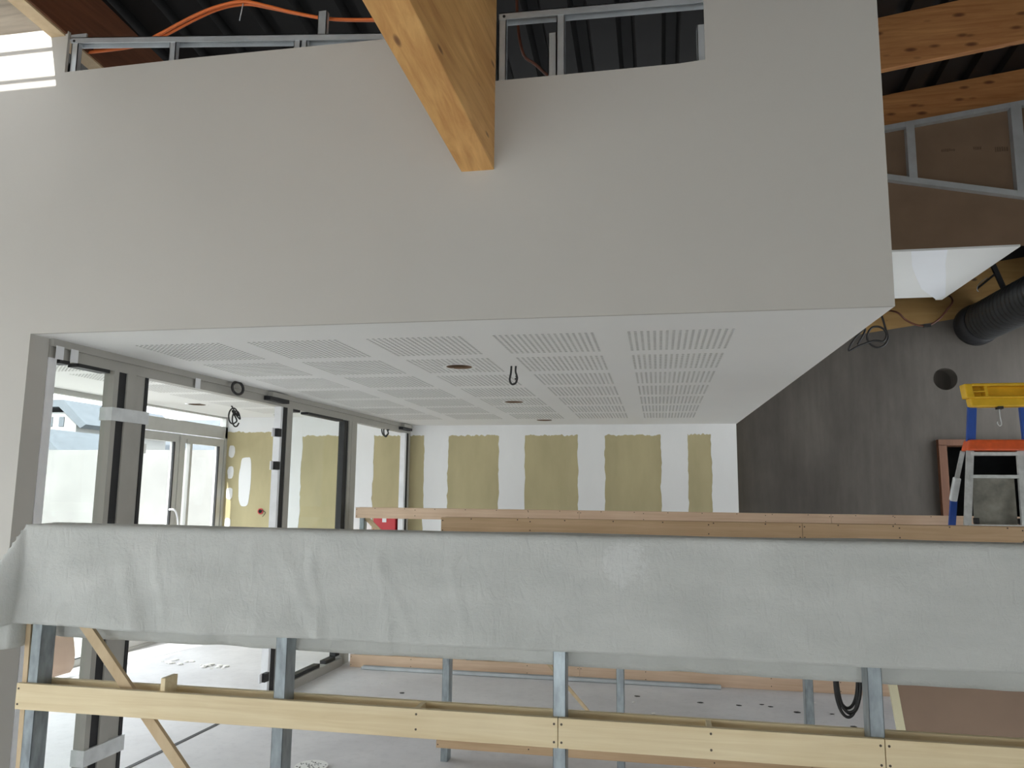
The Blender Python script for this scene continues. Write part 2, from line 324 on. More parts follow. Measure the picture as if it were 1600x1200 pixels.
def make_ceiling(name, x0, x1, y0, y1, z, cs, rs, holes, right=None):
    xs = sorted([x0, x1]+[c for c in cs]+[c+PW for c in cs]); ys = sorted([y0, y1]+[r for r in rs]+[r+PW for r in rs])
    bm = bmesh.new()
    loose = []
    for h in holes:   # cut-outs outside the perforated fields get a square opening in the plain board
        if not any(c-0.01 <= h[0] <= c+PW+0.01 and r-0.01 <= h[1] <= r+PW+0.01 for c in cs for r in rs): loose.append(h)
    for h in loose:
        xs += [h[0]-h[2]*0.9, h[0]+h[2]*0.9]; ys += [h[1]-h[2]*0.9, h[1]+h[2]*0.9]
    xs.sort(); ys.sort()
    def X(x, y):
        return right(y) if (right and x == x1) else x
    for i in range(len(xs)-1):
        for j in range(len(ys)-1):
            mx_, my_ = (xs[i]+xs[i+1])/2, (ys[j]+ys[j+1])/2
            if any(c < mx_ < c+PW and r < my_ < r+PW for c in cs for r in rs): continue
            if any(abs(mx_-h[0]) < h[2]*0.9 and abs(my_-h[1]) < h[2]*0.9 for h in loose): continue
            q = [(xs[i], ys[j]), (xs[i+1], ys[j]), (xs[i+1], ys[j+1]), (xs[i], ys[j+1])]
            bm.faces.new([bm.verts.new((X(a, b_), b_, z)) for a, b_ in reversed(q)])
    bmesh.ops.remove_doubles(bm, verts=bm.verts, dist=1e-5)
    o = struct(mk(name, bm, 'white'))
    for c in cs:
        for r in rs:
            hs = [(h[0]-c, h[1]-r, h[2]) for h in holes if c-h[2] < h[0] < c+PW+h[2] and r-h[2] < h[1] < r+PW+h[2]]
            me = perf_mesh('perforated_panel_cut', hs) if hs else perf_std
            p = bpy.data.objects.new('perforated_panel', me); COL.objects.link(p); p.location = (c, r, z); p.parent = o
    for h in holes:
        bm = bmesh.new(); n = 28; prev = None
        prof = [(h[2]+0.012, -0.0015), (h[2]-0.012, -0.0015), (h[2]-0.012, 0.014), (h[2]-0.004, 0.014), (h[2]+0.02, 0.09)]
        ring = [[bm.verts.new((h[0]+rr*math.cos(2*PI*k/n), h[1]+rr*math.sin(2*PI*k/n), z+dz)) for k in range(n)] for rr, dz in prof]
        for a in range(len(ring)-1):
            for k in range(n):
                bm.faces.new((ring[a][k], ring[a][(k+1) % n], ring[a+1][(k+1) % n], ring[a+1][k]))
        c_ = mk('downlight_cutout', bm, 'white', o); c_.data.materials.append(M['kraft'])
        for p in c_.data.polygons:
            if p.center.z > z+0.001: p.material_index = 1
        bm = bmesh.new(); bm.faces.new([bm.verts.new((h[0]+(h[2]+0.02)*math.cos(2*PI*k/n), h[1]+(h[2]+0.02)*math.sin(2*PI*k/n), z+0.09)) for k in range(n)])
        mk('cutout_backing', bm, 'kraft', c_, org=(0, 0, 0))
    # fabric backing above the perforations
    bk = bxo('backing', 'duct', (x0+0.02, x1-0.12, y0+0.02, y1-0.02, z+0.10, z+0.12), o)
    for c in cs:
        for r in rs:
            q = [(c, r), (c+PW, r), (c+PW, r+PW), (c, r+PW)]
            if any(c-h[2] < h[0] < c+PW+h[2] and r-h[2] < h[1] < r+PW+h[2] for h in holes): continue
            bm = bmesh.new(); bm.faces.new([bm.verts.new((a, b_, z+0.0125)) for a, b_ in q]); mk('acoustic_fleece', bm, 'void', o)
    return o
ceil = make_ceiling('ceiling', -3.16, 0.972, WY+0.018, FY, CZ, cols, rows, HOLES, right=lambda y: 0.972-(y-WY)*0.0185)
vceil = make_ceiling('ceiling_vestibule', FX, -3.16, WY+0.018, FY, VZ, vcols, vrows, VHOLES)
struct(bxo('ceiling_step', 'white', (-3.20, -3.16, 3.46, FY, CZ, VZ+0.02)))

# far wall: green boards with white joint compound -------------------
wb = struct(bxo('wall_back', 'green', (FX, 0.865, FY, FY+0.15, 0, 2.75)))
greens = [(FX, -4.68, 2.365), (-4.33, -3.72, 2.315), (-3.392, -2.756, 2.315), (-2.458, -1.842, 2.312), (-1.529, -0.909, 2.312), (-0.60, 0.032, 2.312), (0.328, 0.586, 2.315)]
edges = [FX]+[v for g in greens for v in g[:2]]+[0.865]
def band(xa, xb, z0, z1, seed, fa=True, fb=True):
    bm = bmesh.new(); n = 60; wa = wavy(n, 0.016, seed); wb_ = wavy(n, 0.016, seed+50)
    V = []
    for i in range(n+1):
        z = z0+(z1-z0)*i/n
        a = xa+(wa[i] if fa else 0); b_ = xb+(wb_[i] if fb else 0)
        V.append([bm.verts.new((a, FY, z)), bm.verts.new((a, FY-0.003, z)), bm.verts.new((b_, FY-0.003, z)), bm.verts.new((b_, FY, z))])
    for i in range(n):
        for k in range(3): bm.faces.new((V[i][k], V[i][k+1], V[i+1][k+1], V[i+1][k]))
    mk('joint_compound', bm, 'compound', wb)
for k in range(2, len(edges), 2):
    band(edges[k], edges[k+1], 0, 2.60, k, k > 0, k < len(edges)-2)
for k, (a, b_, zt) in enumerate(greens):     # top bands, ragged lower edge
    bm = bmesh.new(); n = 50; wv = wavy(n, 0.018, 80+k); V = []
    for i in range(n+1):
        x = a-0.03+(b_-a+0.06)*i/n; z = zt+wv[i]
        V.append([bm.verts.new((x, FY, z)), bm.verts.new((x, FY-0.0025, z)), bm.verts.new((x, FY-0.0025, 2.6)), bm.verts.new((x, FY, 2.6))])
    for i in range(n):
        for q in range(3): bm.faces.new((V[i][q], V[i][q+1], V[i+1][q+1], V[i+1][q]))
    mk('joint_compound', bm, 'compound', wb)
def blob(cx, cz, rx, rz, seed):
    bm = bmesh.new(); n = 36
    P = []
    for k in range(n):
        t = 2*PI*k/n; f = 1+0.16*noise.noise(Vector((math.cos(t)*1.7, math.sin(t)*1.7, seed)))
        ct, st = math.cos(t), math.sin(t)
        P.append((cx+rx*f*math.copysign(abs(ct)**0.7, ct), cz+rz*f*math.copysign(abs(st)**0.8, st)))
    prism(bm, P, 'y', FY-0.004, FY); mk('joint_compound', bm, 'compound', wb)
blob(-5.075, 1.745, 0.082, 0.31, 1.0); blob(-5.10, 1.05, 0.08, 0.13, 2.0)
for k, z in enumerate((2.12, 1.86, 1.60, 1.22)): blob(-5.278, z, 0.042, 0.075, 5+k)
blob(-4.66, 1.2, 0.05, 0.08, 11)

# concrete wall with round hole and door opening ---------------------
bm = bmesh.new(); prism(bm, [(0.80, 0), (5.5, 0), (5.5, 3.92), (0.80, 3.234)], 'y', 9.05, 9.30)
cw = struct(mk('wall_concrete', bm, 'concrete'))
bm = bmesh.new(); tube(bm, [(3.10, 8.9, 2.925), (3.10, 9.25, 2.925)], 0.122, 32); c1 = mk('cutter', bm, 'void')
c2 = bxo('cutter', 'void', (3.03, 3.98, 8.9, 9.6, -0.1, 2.205))
cut(cw, [c1, c2])
bm = bmesh.new(); n = 32
bm.faces.new([bm.verts.new((3.10+0.125*math.cos(2*PI*k/n), 9.245, 2.925+0.125*math.sin(2*PI*k/n))) for k in range(n)])
mk('hole_end', bm, 'concrete', cw)
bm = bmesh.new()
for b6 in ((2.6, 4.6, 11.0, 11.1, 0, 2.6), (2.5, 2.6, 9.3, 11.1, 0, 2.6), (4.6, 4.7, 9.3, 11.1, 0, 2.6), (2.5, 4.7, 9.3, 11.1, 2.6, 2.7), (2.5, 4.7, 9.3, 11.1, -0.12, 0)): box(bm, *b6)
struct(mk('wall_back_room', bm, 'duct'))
d2 = struct(thing('door_2', 'dark open doorway with brown wooden frame in the concrete wall', 'door', (3.5, 9.0, 0)))
bxo('jamb', 'frame_brown', (2.965, 3.045, 8.98, 9.30, 0, 2.20), d2); bxo('jamb', 'frame_brown', (3.965, 4.045, 8.98, 9.30, 0, 2.20), d2)
bxo('lintel', 'frame_brown', (2.965, 4.045, 8.98, 9.30, 2.195, 2.258), d2)
# timber plate on top of the concrete, dark infill above
bm = bmesh.new(); prism(bm, [(0.80, 3.234), (5.5, 3.92), (5.5, 4.48), (0.80, 3.80)], 'y', 9.05, 9.25)
struct(mk('timber_wall_plate', bm, 'osb'))
bm = bmesh.new(); prism(bm, [(0.80, 3.80), (5.5, 4.48), (5.5, 5.9), (0.80, 5.9)], 'y', 9.05, 9.25); struct(mk('wall_gable', bm, 'deck'))

# roof decks with ribs ----------------------------------------------
def deck(name, x0, x1, y0, y1, zf, pitch=0.26):
    bm = bmesh.new(); prof = []; x = x0
    while x < x1-1e-6:
        for dx, dz in ((0, 0), (0.14, 0), (0.165, 0.055), (0.225, 0.055), (0.25, 0)):
            if x+dx <= x1: prof.append((x+dx, dz))
        x += pitch
    prof.append((x1, 0))
    def row(y, up): return [bm.verts.new((a, y, zf(a, y)+d+up)) for a, d in prof]
    ny = 6; ysl = [y0+(y1-y0)*k/ny for k in range(ny+1)]
    for up in (0, 0.1):
        R_ = [row(y, up) for y in ysl]
        for a in range(ny):
            for k in range(len(prof)-1): bm.faces.new((R_[a][k], R_[a][k+1], R_[a+1][k+1], R_[a+1][k]))
    return struct(mk(name, bm, 'deck'))
zl = lambda x, y: 4.447+0.122*(WY-y)
zr = lambda x, y: 5.195+0.14*(x-1.68)-0.11*(max(y, 3.0)-5.72)
deck('roof_deck_left', -3.2, 0.97, -5.1, 9.3, zl)
deck('roof_deck_right', 0.86, 5.6, -5.1, 9.3, zr)
deck('roof_deck_edge', -5.5, -3.2, -5.1, 2.25, zl)
deck('roof_deck_attic', -5.5, -3.2, 2.93, 9.3, zl)
bm = bmesh.new(); hexa(bm, [(0.86, -5.1, 4.3), (0.97, -5.1, 4.3), (0.97, 3.34, 4.2), (0.86, 3.34, 4.2), (0.86, -5.1, 5.9), (0.97, -5.1, 5.9), (0.97, 3.34, 5.6), (0.86, 3.34, 5.6)])
struct(mk('wall_roof_step', bm, 'deck'))
# outer walls of the hall
def wall_with_opening(name, axis, pos, t, u0, u1, z1, open_=None):
    bm = bmesh.new()
    def B(a, b_, c, d):
        if axis == 'x': box(bm, pos, pos+t, a, b_, c, d)
        else: box(bm, a, b_, pos, pos+t, c, d)
    if open_:
        a, b_, c, d = open_
        B(u0, a, 0, z1); B(b_, u1, 0, z1); B(a, b_, 0, c); B(a, b_, d, z1)
    else: B(u0, u1, 0, z1)
    return struct(mk(name, bm, 'wall_bare'))
wall_with_opening('wall_left', 'x', -5.46, 0.10, -5.1, WY+0.018, 5.6, (-0.6, 2.4, 0.2, 2.6))
wall_with_opening('wall_rear', 'y', -5.2, 0.10, -5.46, 5.6, 6.2, (-5.0, 1.8, 0.0, 2.1))
wall_with_opening('wall_right', 'x', 4.25, 0.10, 5.9, 9.05, 6.2, (6.8, 9.0, 0.4, 3.4))
wall_with_opening('wall_side', 'x', 4.85, 0.10, -5.1, 5.9, 6.2, (1.5, 4.5, 0.1, 1.4))
def simple_window(name, axis, pos, a, b_, c, d, label):
    r = struct(thing(name, label, 'window', (pos, (a+b_)/2, c) if axis == 'x' else ((a+b_)/2, pos, c)))
    def B(nm, mt, u0, u1, z0, z1, t=0.06):
        if axis == 'x': bxo(nm, mt, (pos-t/2, pos+t/2, u0, u1, z0, z1), r)
        else: bxo(nm, mt, (u0, u1, pos-t/2, pos+t/2, z0, z1), r)
    B('frame_rail', 'alud', a, b_, c, c+0.06); B('frame_rail', 'alud', a, b_, d-0.06, d)
    n = max(1, int(round((b_-a)/1.2)))
    for k in range(n+1):
        u = a+(b_-a-0.06)*k/n; B('mullion', 'alud', u, u+0.06, c, d)
    B('glass_pane', 'glass', a+0.03, b_-0.03, c+0.03, d-0.03, 0.01)
simple_window('window_2', 'x', -5.41, -0.6, 2.4, 0.2, 2.6, 'wide metal framed window in the side wall of the hall')
simple_window('added_window_rear', 'y', -5.15, -5.0, 1.8, 0.0, 2.1, 'long metal framed window added in the rear wall to light the painted wall')  # added behind the camera to even out light on the painted wall
simple_window('added_window_right', 'x', 4.30, 6.8, 9.0, 0.4, 3.4, 'unseen metal framed window added to light the white soffit')  # added out of view as a daylight source for the soffit
struct(bxo('wall_return', 'wall_bare', (4.25, 4.95, 5.9, 6.0, 0, 6.2)))
simple_window('added_window_side', 'x', 4.90, 1.5, 4.5, 0.1, 1.4, 'long metal framed window added in the other side wall to light floor and ceiling')  # added out of view to brighten the floor and ceiling at right
# roof light by the painted wall: two bars across the opening
rl = struct(thing('window_5', 'open strip rooflight with two bars above the painted wall', 'window', (-4.3, 3.0, 4.45)))
for y in (2.545, 2.765): bxo('glazing_bar', 'alud', (-5.4, -3.2, y-0.007, y+0.007, zl(0, y)-0.006, zl(0, y)+0.008), rl)
bxo('kerb', 'weathered', (-5.4, -3.2, 2.93, 2.97, zl(0, 2.97)-0.004, zl(0, 2.97)+0.11), rl)
bxo('sun_edge_board', 'deck', (-5.4, -3.2, 2.16, 2.487, zl(0, 2.487)-0.008, zl(0, 2.487)), rl)  # unseen board added to give the sun patch a straight lower edge
bxo('kerb', 'weathered', (-5.4, -3.2, 3.36, 3.42, 4.12, zl(0, 3.4)+0.05), rl)

# glazed facade ------------------------------------------------------
f1 = struct(thing('window_1', 'fixed facade glazing beside the glass entrance doors', 'window', (FX, 5.3, 0)))
DY0 = 7.18
bxo('sill_rail', 'alud', (FX-0.06, FX+0.0, 3.36, DY0, 0, 0.07), f1); bxo('head_rail', 'alud', (FX-0.06, FX, 3.36, DY0, 2.50, VZ+0.02), f1)
bxo('mullion', 'alud', (FX-0.06, FX, 4.90, 4.96, 0.07, 2.50), f1)
bxo('mullion', 'alud', (FX-0.06, FX, DY0-0.10, DY0, 0.07, 2.50), f1)
bxo('glass_pane', 'glassf', (FX-0.035, FX-0.025, 3.36, 4.92, 0.05, 2.52), f1)
bxo('glass_pane', 'glassf', (FX-0.035, FX-0.025, 4.94, DY0-0.05, 0.05, 2.52), f1)
bxo('sill_seal', 'black', (FX-0.002, FX+0.004, 4.96, DY0-0.1, 0.068, 0.078), f1)
d1 = struct(thing('door_1', 'grey aluminium double glass doors with transom light', 'door', (FX, 8.0, 0)))
bxo('head_rail', 'alud', (FX-0.07, FX+0.01, DY0, FY, 2.283, 2.425), d1)
bxo('transom_top', 'alud', (FX-0.06, FX, DY0, FY, 2.53, VZ+0.02), d1)
bxo('transom_glass', 'glassf', (FX-0.035, FX-0.025, DY0, FY, 2.42, 2.54), d1)
bxo('side_post', 'alud', (FX-0.07, FX+0.01, FY-0.05, FY, 0, VZ), d1)
bxo('side_post', 'alud', (FX-0.07, FX+0.01, DY0, DY0+0.05, 0, VZ), d1)
bxo('threshold', 'alud', (FX-0.07, FX+0.01, DY0, FY, 0, 0.03), d1)
def leaf(y0, y1, st):
    l = bxo('leaf_stile', 'alud', (FX-0.06, FX+0.0, y0, y0+st, 0.03, 2.27), d1)
    bxo('leaf_stile', 'alud', (FX-0.06, FX, y1-st, y1, 0.03, 2.27), d1)
    bxo('leaf_rail', 'alud', (FX-0.06, FX, y0+st, y1-st, 2.175, 2.27), d1); bxo('leaf_rail', 'alud', (FX-0.06, FX, y0+st, y1-st, 0.03, 0.16), d1)
    bxo('glass_pane', 'glassf', (FX-0.035, FX-0.025, y0+st, y1-st, 0.15, 2.18), d1)
    bxo('glazing_seal', 'black', (FX-0.02, FX+0.004, y1-st-0.02, y1-st+0.002, 0.16, 2.175), d1)
leaf(DY0+0.05, 7.93, 0.085); leaf(7.94, FY-0.055, 0.10)
bxo('sash_bar', 'alud', (FX-0.05, FX+0.005, 8.13, 8.175, 0.03, 2.175), d1)
bm = bmesh.new(); tube(bm, [(FX, 7.82, 1.42), (FX+0.06, 7.84, 1.41), (FX+0.065, 7.90, 1.30), (FX+0.06, 7.91, 1.16), (FX, 7.91, 1.13)], 0.011, 8, False, 6)
mk('door_handle', bm, 'whitefilm', d1)
bxo('latch', 'alud', (FX, FX+0.02, 7.92, 7.95, 2.17, 2.24), d1); bxo('latch', 'alud', (FX, FX+0.02, 8.06, 8.10, 2.17, 2.22), d1)
bxo('notice_sheet', 'tape', (FX-0.02, FX-0.015, 7.30, 7.37, 2.02, 2.12), d1)

# outside -----------------------------------------------------------
ew = tag(bxo('boundary_wall', 'extwall', (-22, -5.0, 12.5, 12.75, -0.06, 2.335)), 'tall sunlit pale concrete boundary wall outside the glazing', 'wall')
hA = thing('house', 'white rendered house with hipped slate roof beyond the boundary wall', 'house', (-26.3, 31, 0))
bxo('house_wall', 'render', (-29, -23.75, 28, 34, -0.06, 4.75), hA)
bm = bmesh.new(); prism(bm, [(-29.3, 5.28), (-24.25, 5.25), (-23.05, 4.20), (-23.3, 4.05), (-24.4, 4.95), (-29.3, 4.95)], 'y', 27.7, 34.3); mk('roof', bm, 'slate', hA)
for x in (-25.0, -24.45): bxo('window', 'slate', (x-0.12, x+0.12, 27.97, 28.02, 4.15, 4.55), hA)
hC = thing('house', 'low house with dark gabled slate roof close behind the boundary wall', 'house', (-23.5, 26, 0))
bxo('house_wall', 'render', (-25.5, -21.6, 24.3, 27, -0.06, 2.9), hC)
bm = bmesh.new(); prism(bm, [(-25.5, 3.78), (-21.95, 3.75), (-20.62, 2.62), (-20.62, 2.5), (-25.5, 2.5)], 'y', 24.0, 27.2); mk('roof', bm, 'slate', hC)
hB = thing('house', 'broad house with plain grey slate roof and a roof window', 'house', (-20, 34, 0))
bxo('house_wall', 'render', (-28.0, -12, 35.5, 40, -0.06, 3.2), hB)
bm = bmesh.new(); hexa(bm, [(-29.6, 34.8, 3.0), (-11.5, 34.8, 3.0), (-11.5, 38, 3.0), (-28.2, 38, 3.0), (-29.4, 34.8, 3.1), (-11.5, 34.8, 3.1), (-11.5, 38, 5.35), (-29.2, 38, 5.35)]); rfB = mk('roof', bm, 'slate', hB)
bm = bmesh.new(); hexa(bm, [(-29.1, 35.6, 3.72), (-28.2, 35.6, 3.72), (-28.1, 36.3, 4.22), (-29.0, 36.3, 4.22), (-29.1, 35.55, 3.82), (-28.2, 35.55, 3.82), (-28.1, 36.25, 4.32), (-29.0, 36.25, 4.32)]); mk('roof_window', bm, 'alud', rfB)
bxo('chimney', 'render', (-20, -19.3, 37.7, 38.3, 5.0, 6.2), hB)

# glazed partition (bare frame, two fixed lights, two door openings) --
import math as _m
A0 = Vector((-3.14, 3.47, 0)); B0 = Vector((-2.93, 8.89, 0))
gp = thing('glazed_partition', 'grey aluminium glazed partition frame with black seals and open doorways', 'partition', A0)
gp.rotation_euler = (0, 0, _m.atan2(B0.y-A0.y, B0.x-A0.x)); ORG[gp.name] = Vector((0, 0, 0))
PL = 5.42
def pb(name, mat, s0, s1, z0, z1, n0=0.0, n1=0.07, parent=None):
    return bxo(name, mat, (s0, s1, n0, n1, z0, z1), parent or gp, org=(0, 0, 0))
pb('head_rail', 'alu', 0, PL, 2.335, CZ)
pb('head_cover', 'alu', 0, PL, 2.395, CZ, -0.018, 0.0)
pb('jamb', 'whitefilm', 0.0, 0.05, 0, 2.335)
pb('sill_rail', 'alu', 0.05, 0.478, 0, 0.07)
pb('post', 'alu', 0.478, 0.516, 0, 2.335); pb('post_seal', 'black', 0.516, 0.583, 0, 2.335, 0.006, 0.06)
pb('post', 'alu', 0.583, 0.655, 0, 2.335, -0.004); pb('post', 'alu', 0.662, 0.752, 0, 2.335, 0.010); pb('post_seal', 'black', 0.752, 0.778, 0, 2.335, 0.004, 0.07)
pb('tape_band', 'tape', 0.470, 0.785, 2.045, 2.122, -0.010, 0.075); pb('tape_band', 'tape', 0.470, 0.785, 0.14, 0.226, -0.010, 0.075)
pb('edge_strip', 'whitefilm', 2.400, 2.432, 0, 2.335, 0.01); pb('post_seal', 'black', 2.432, 2.492, 0, 2.335, 0.006); pb('post', 'alu', 2.492, 2.577, 0, 2.335)
pb('post_seal', 'black', 3.614, 3.70, 0.1, 2.335, 0.012); pb('post', 'alu', 3.70, 3.76, 0, 2.335); pb('post', 'alu', 3.775, 3.895, 0, 2.335, 0.004)
pb('edge_strip', 'whitefilm', 5.27, 5.32, 0, 2.335, 0.01); pb('post_seal', 'black', 5.32, 5.37, 0, 2.335, 0.006); pb('post', 'alu', 5.37, PL, 0, 2.335)
pb('sill_rail', 'alu', 2.577, 3.72, 0, 0.075, -0.01); pb('glazing_seal', 'black', 2.577, 3.30, 0.075, 0.105, 0.01); pb('glazing_seal', 'black', 3.42, 3.614, 0.075, 0.105, 0.01)
pb('glazing_seal', 'black', 0.07, 0.14, 2.315, 2.335, 0.0); pb('glazing_seal', 'black', 0.20, 0.44, 2.315, 2.335, 0.0)
pb('glazing_seal', 'black', 2.577, 2.70, 2.315, 2.335, 0.0); pb('glazing_seal', 'black', 2.84, 3.56, 2.315, 2.335, 0.0)
pb('glass_pane', 'glass', 0.045, 0.485, 0.06, 2.34, 0.034, 0.042); pb('glass_pane', 'glass', 2.57, 3.64, 0.06, 2.34, 0.034, 0.042)
for z in (2.117, 1.848, 0.194):
    h = pb('hinge_plate', 'whitefilm', 2.30, 2.405, z-0.035, z+0.035, 0.02, 0.03); pb('hinge_block', 'black', 2.335, 2.40, z-0.033, z+0.033, -0.005, 0.02, h)
for s in (2.11, 5.03):
    c = pb('door_closer', 'black', s, s+0.30, 2.358, 2.388, -0.055, 0.0); pb('closer_cover', 'alu', s+0.03, s+0.27, 2.388, 2.425, -0.06, 0.0, c)
bm = bmesh.new(); box(bm, 0.778, 2.43, 0.02, 0.05, 0.0, 0.003); mk('floor_track', bm, 'black', gp, org=(0, 0, 0))
# bits of pale tape on the head
for s in (0.02, 0.12, 1.21): pb('tape_tab', 'whitefilm', s, s+0.05, 2.33, 2.40, -0.022, -0.018)

# ------------------------------------------------------------------ beams
def sbeam(name, mat, xr, zb, wdt, h, y0, y1, label):
    bm = bmesh.new()
    def e(y): return xr-0.0545*(WY-y), zb+0.122*(WY-y)
    x0, z0 = e(y0); x1, z1 = e(y1)
    hexa(bm, [(x0-wdt, y0, z0), (x0, y0, z0), (x1, y1, z1), (x1-wdt, y1, z1), (x0-wdt, y0, z0+h), (x0, y0, z0+h), (x1, y1, z1+h), (x1-wdt, y1, z1+h)])
    return tag(mk(name, bm, mat, org=((x0+x1)/2, (y0+y1)/2, (z0+z1)/2), bevel=0.004), label, 'beam')
sbeam('timber_beam', 'glulam_y', -0.731, 3.146, 0.158, 1.31, -5.05, WY+0.01, 'deep pale spruce glulam beam running into the painted wall')
db = sbeam('timber_beam', 'beam_dark', -3.10, 4.085, 0.10, 0.365, -5.05, 8.8, 'dark stained roof beam passing over the painted wall beside the rooflight')
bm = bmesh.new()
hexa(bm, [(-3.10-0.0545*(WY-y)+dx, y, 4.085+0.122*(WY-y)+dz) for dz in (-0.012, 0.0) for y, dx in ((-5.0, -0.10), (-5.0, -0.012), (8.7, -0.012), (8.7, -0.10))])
mk('lit_underside_strip', bm, 'lath', db)  # pale strip added to show the beam's bare underside as lit
def xbeam(xa, xb, y0, t, zb, h, slope, label):
    bm = bmesh.new()
    za = zb(xa); zb2 = zb(xb)
    hexa(bm, [(xa, y0, za), (xb, y0, zb2), (xb, y0+t, zb2), (xa, y0+t, za), (xa, y0, za+h), (xb, y0, zb2+h), (xb, y0+t, zb2+h), (xa, y0+t, za+h)])
    return tag(mk('timber_beam', bm, 'glulam_x', org=((xa+xb)/2, y0, za), bevel=0.004), label, 'beam')
xbeam(0.99, 5.5, 5.72, 0.06, lambda x: 4.778+0.14*(x-1.681), 0.415, 0.14, 'knotty timber roof beam standing free below the ribbed deck')
xbeam(0.99, 5.5, 6.80, 0.10, lambda x: 4.824+0.125*(x-1.985), 0.30, 0.125, 'knotty timber roof beam above the brown board bulkhead')

# ------------------------------------------------------------------ metal stud framing in the wall openings
def channel(bm, p0, p1, hgt, dep):   # U profile, open downwards
    p0 = Vector(p0); p1 = Vector(p1); d = Vector((0, dep, 0)); t = 0.004
    def slab(a, b_, off0, off1, z0, z1):
        hexa(bm, [a+Vector((0, off0, z0)), b_+Vector((0, off0, z0)), b_+Vector((0, off1, z0)), a+Vector((0, off1, z0)),
                  a+Vector((0, off0, z1)), b_+Vector((0, off0, z1)), b_+Vector((0, off1, z1)), a+Vector((0, off1, z1))])
    slab(p0, p1, 0, t, -hgt, 0); slab(p0, p1, dep-t, dep, -hgt, 0); slab(p0, p1, 0, dep, -t, 0)
def stud(parent, x0, x1, z0, z1, y0=None, dep=0.05):
    y0 = WY+0.02 if y0 is None else y0
    bm = bmesh.new(); t = 0.004
    box(bm, x0, x1, y0, y0+t, z0, z1); box(bm, x0, x0+t, y0, y0+dep, z0, z1); box(bm, x1-t, x1, y0, y0+dep*0.6, z0, z1)
    return mk('stud', bm, 'rail', parent)
fr = thing('stud_frame', 'galvanised metal stud frame showing above the wall beside the dark beam', 'stud frame', (-2, WY, 3.86))
bm = bmesh.new(); channel(bm, (-3.09, WY+0.016, 4.072), (-0.90, WY+0.016, 3.868), 0.032, 0.055); mk('top_rail', bm, 'rail', fr)
stud(fr, -3.085, -3.045, 3.80, 4.04); stud(fr, -2.492, -2.455, 3.80, 4.0); stud(fr, -1.785, -1.75, 3.80, 3.95); stud(fr, -1.745, -1.715, 3.80, 3.94)
stud(fr, -1.688, -1.640, 3.90, 4.105, WY+0.075)
bxo('hanger_strip', 'rail', (-3.14, -3.0, WY+0.02, WY+0.03, 4.06, 4.09), fr)
bm = bmesh.new(); tube(bm, [(-3.068, WY+0.012, 4.048), (-3.068, WY+0.02, 4.048)], 0.007, 8); mk('screw_head', bm, 'black', fr)
fr2 = thing('stud_frame', 'galvanised metal stud frame in the notch beside the spruce beam', 'stud frame', (-0.2, WY, 3.59))
bm = bmesh.new(); channel(bm, (-0.72, WY+0.016, 3.945), (0.26, WY+0.016, 3.925), 0.034, 0.055); mk('top_rail', bm, 'rail', fr2)
stud(fr2, -0.722, -0.684, 3.54, 3.93); stud(fr2, -0.441, -0.402, 3.54, 3.93); stud(fr2, -0.482, -0.443, 3.54, 3.825, WY+0.03); stud(fr2, 0.206, 0.246, 3.54, 3.785)
bm = bmesh.new(); tube(bm, [(-0.695, WY+0.012, 3.925), (-0.695, WY+0.02, 3.925)], 0.007, 8); mk('screw_head', bm, 'black', fr2)
# orange cables and hanger wire
for k, (dz, dy) in enumerate(((0, 0), (0.018, 0.03))):
    pts = [(-3.34, 3.75, 4.245), (-3.014, 3.75, 4.253), (-2.85, 3.75, 4.314), (-2.647, 3.75, 4.40), (-2.486, 3.75, 4.447), (-2.324, 3.75, 4.460), (-2.161, 3.75, 4.410), (-1.999, 3.75, 4.352), (-1.763, 3.75, 4.286), (-1.45, 3.75, 4.250), (-1.1, 3.78, 4.24)]
    amp = [1.6, 1.6, 0.4, 0.3, 0.5, 0.2, 0.5, 0.8, 1.0, 0.8, 0.6]
    bm = bmesh.new(); tube(bm, [(x*0.9333, y*0.9333+dy, 1.66+(z-1.66)*0.9333+dz*a) for (x, y, z), a in zip(pts, amp)], 0.009, 8, False, 8)
    tag(mk('orange_cable', bm, 'orange', org=pts[0]), ('lower' if k == 0 else 'upper')+' of two orange electric cables sagging under the dark roof deck', 'cable', 'paired orange cables above the wall')
bm = bmesh.new(); tube(bm, [(-2.169, 3.51, 4.44), (-2.175, 3.51, 4.27), (-2.19, 3.51, 4.17)], 0.003, 6)
tag(mk('cable_hanger', bm, 'rail', org=(-2.169, 3.51, 4.3)), 'thin wire hanger holding up the orange cables', 'wire')
bm = bmesh.new(); tube(bm, [(-0.70, 3.68, 4.40), (-0.69, 3.69, 4.1), (-0.66, 3.7, 3.93), (-0.60, 3.72, 3.88), (-0.50, 3.75, 3.78), (-0.42, 3.80, 3.66), (-0.36, 3.85, 3.55)], 0.008, 8, False, 4)
tag(mk('red_cable', bm, 'brownc', org=(-0.5, 3.75, 3.6)), 'reddish cable hanging in the dark behind the stud notch', 'cable')

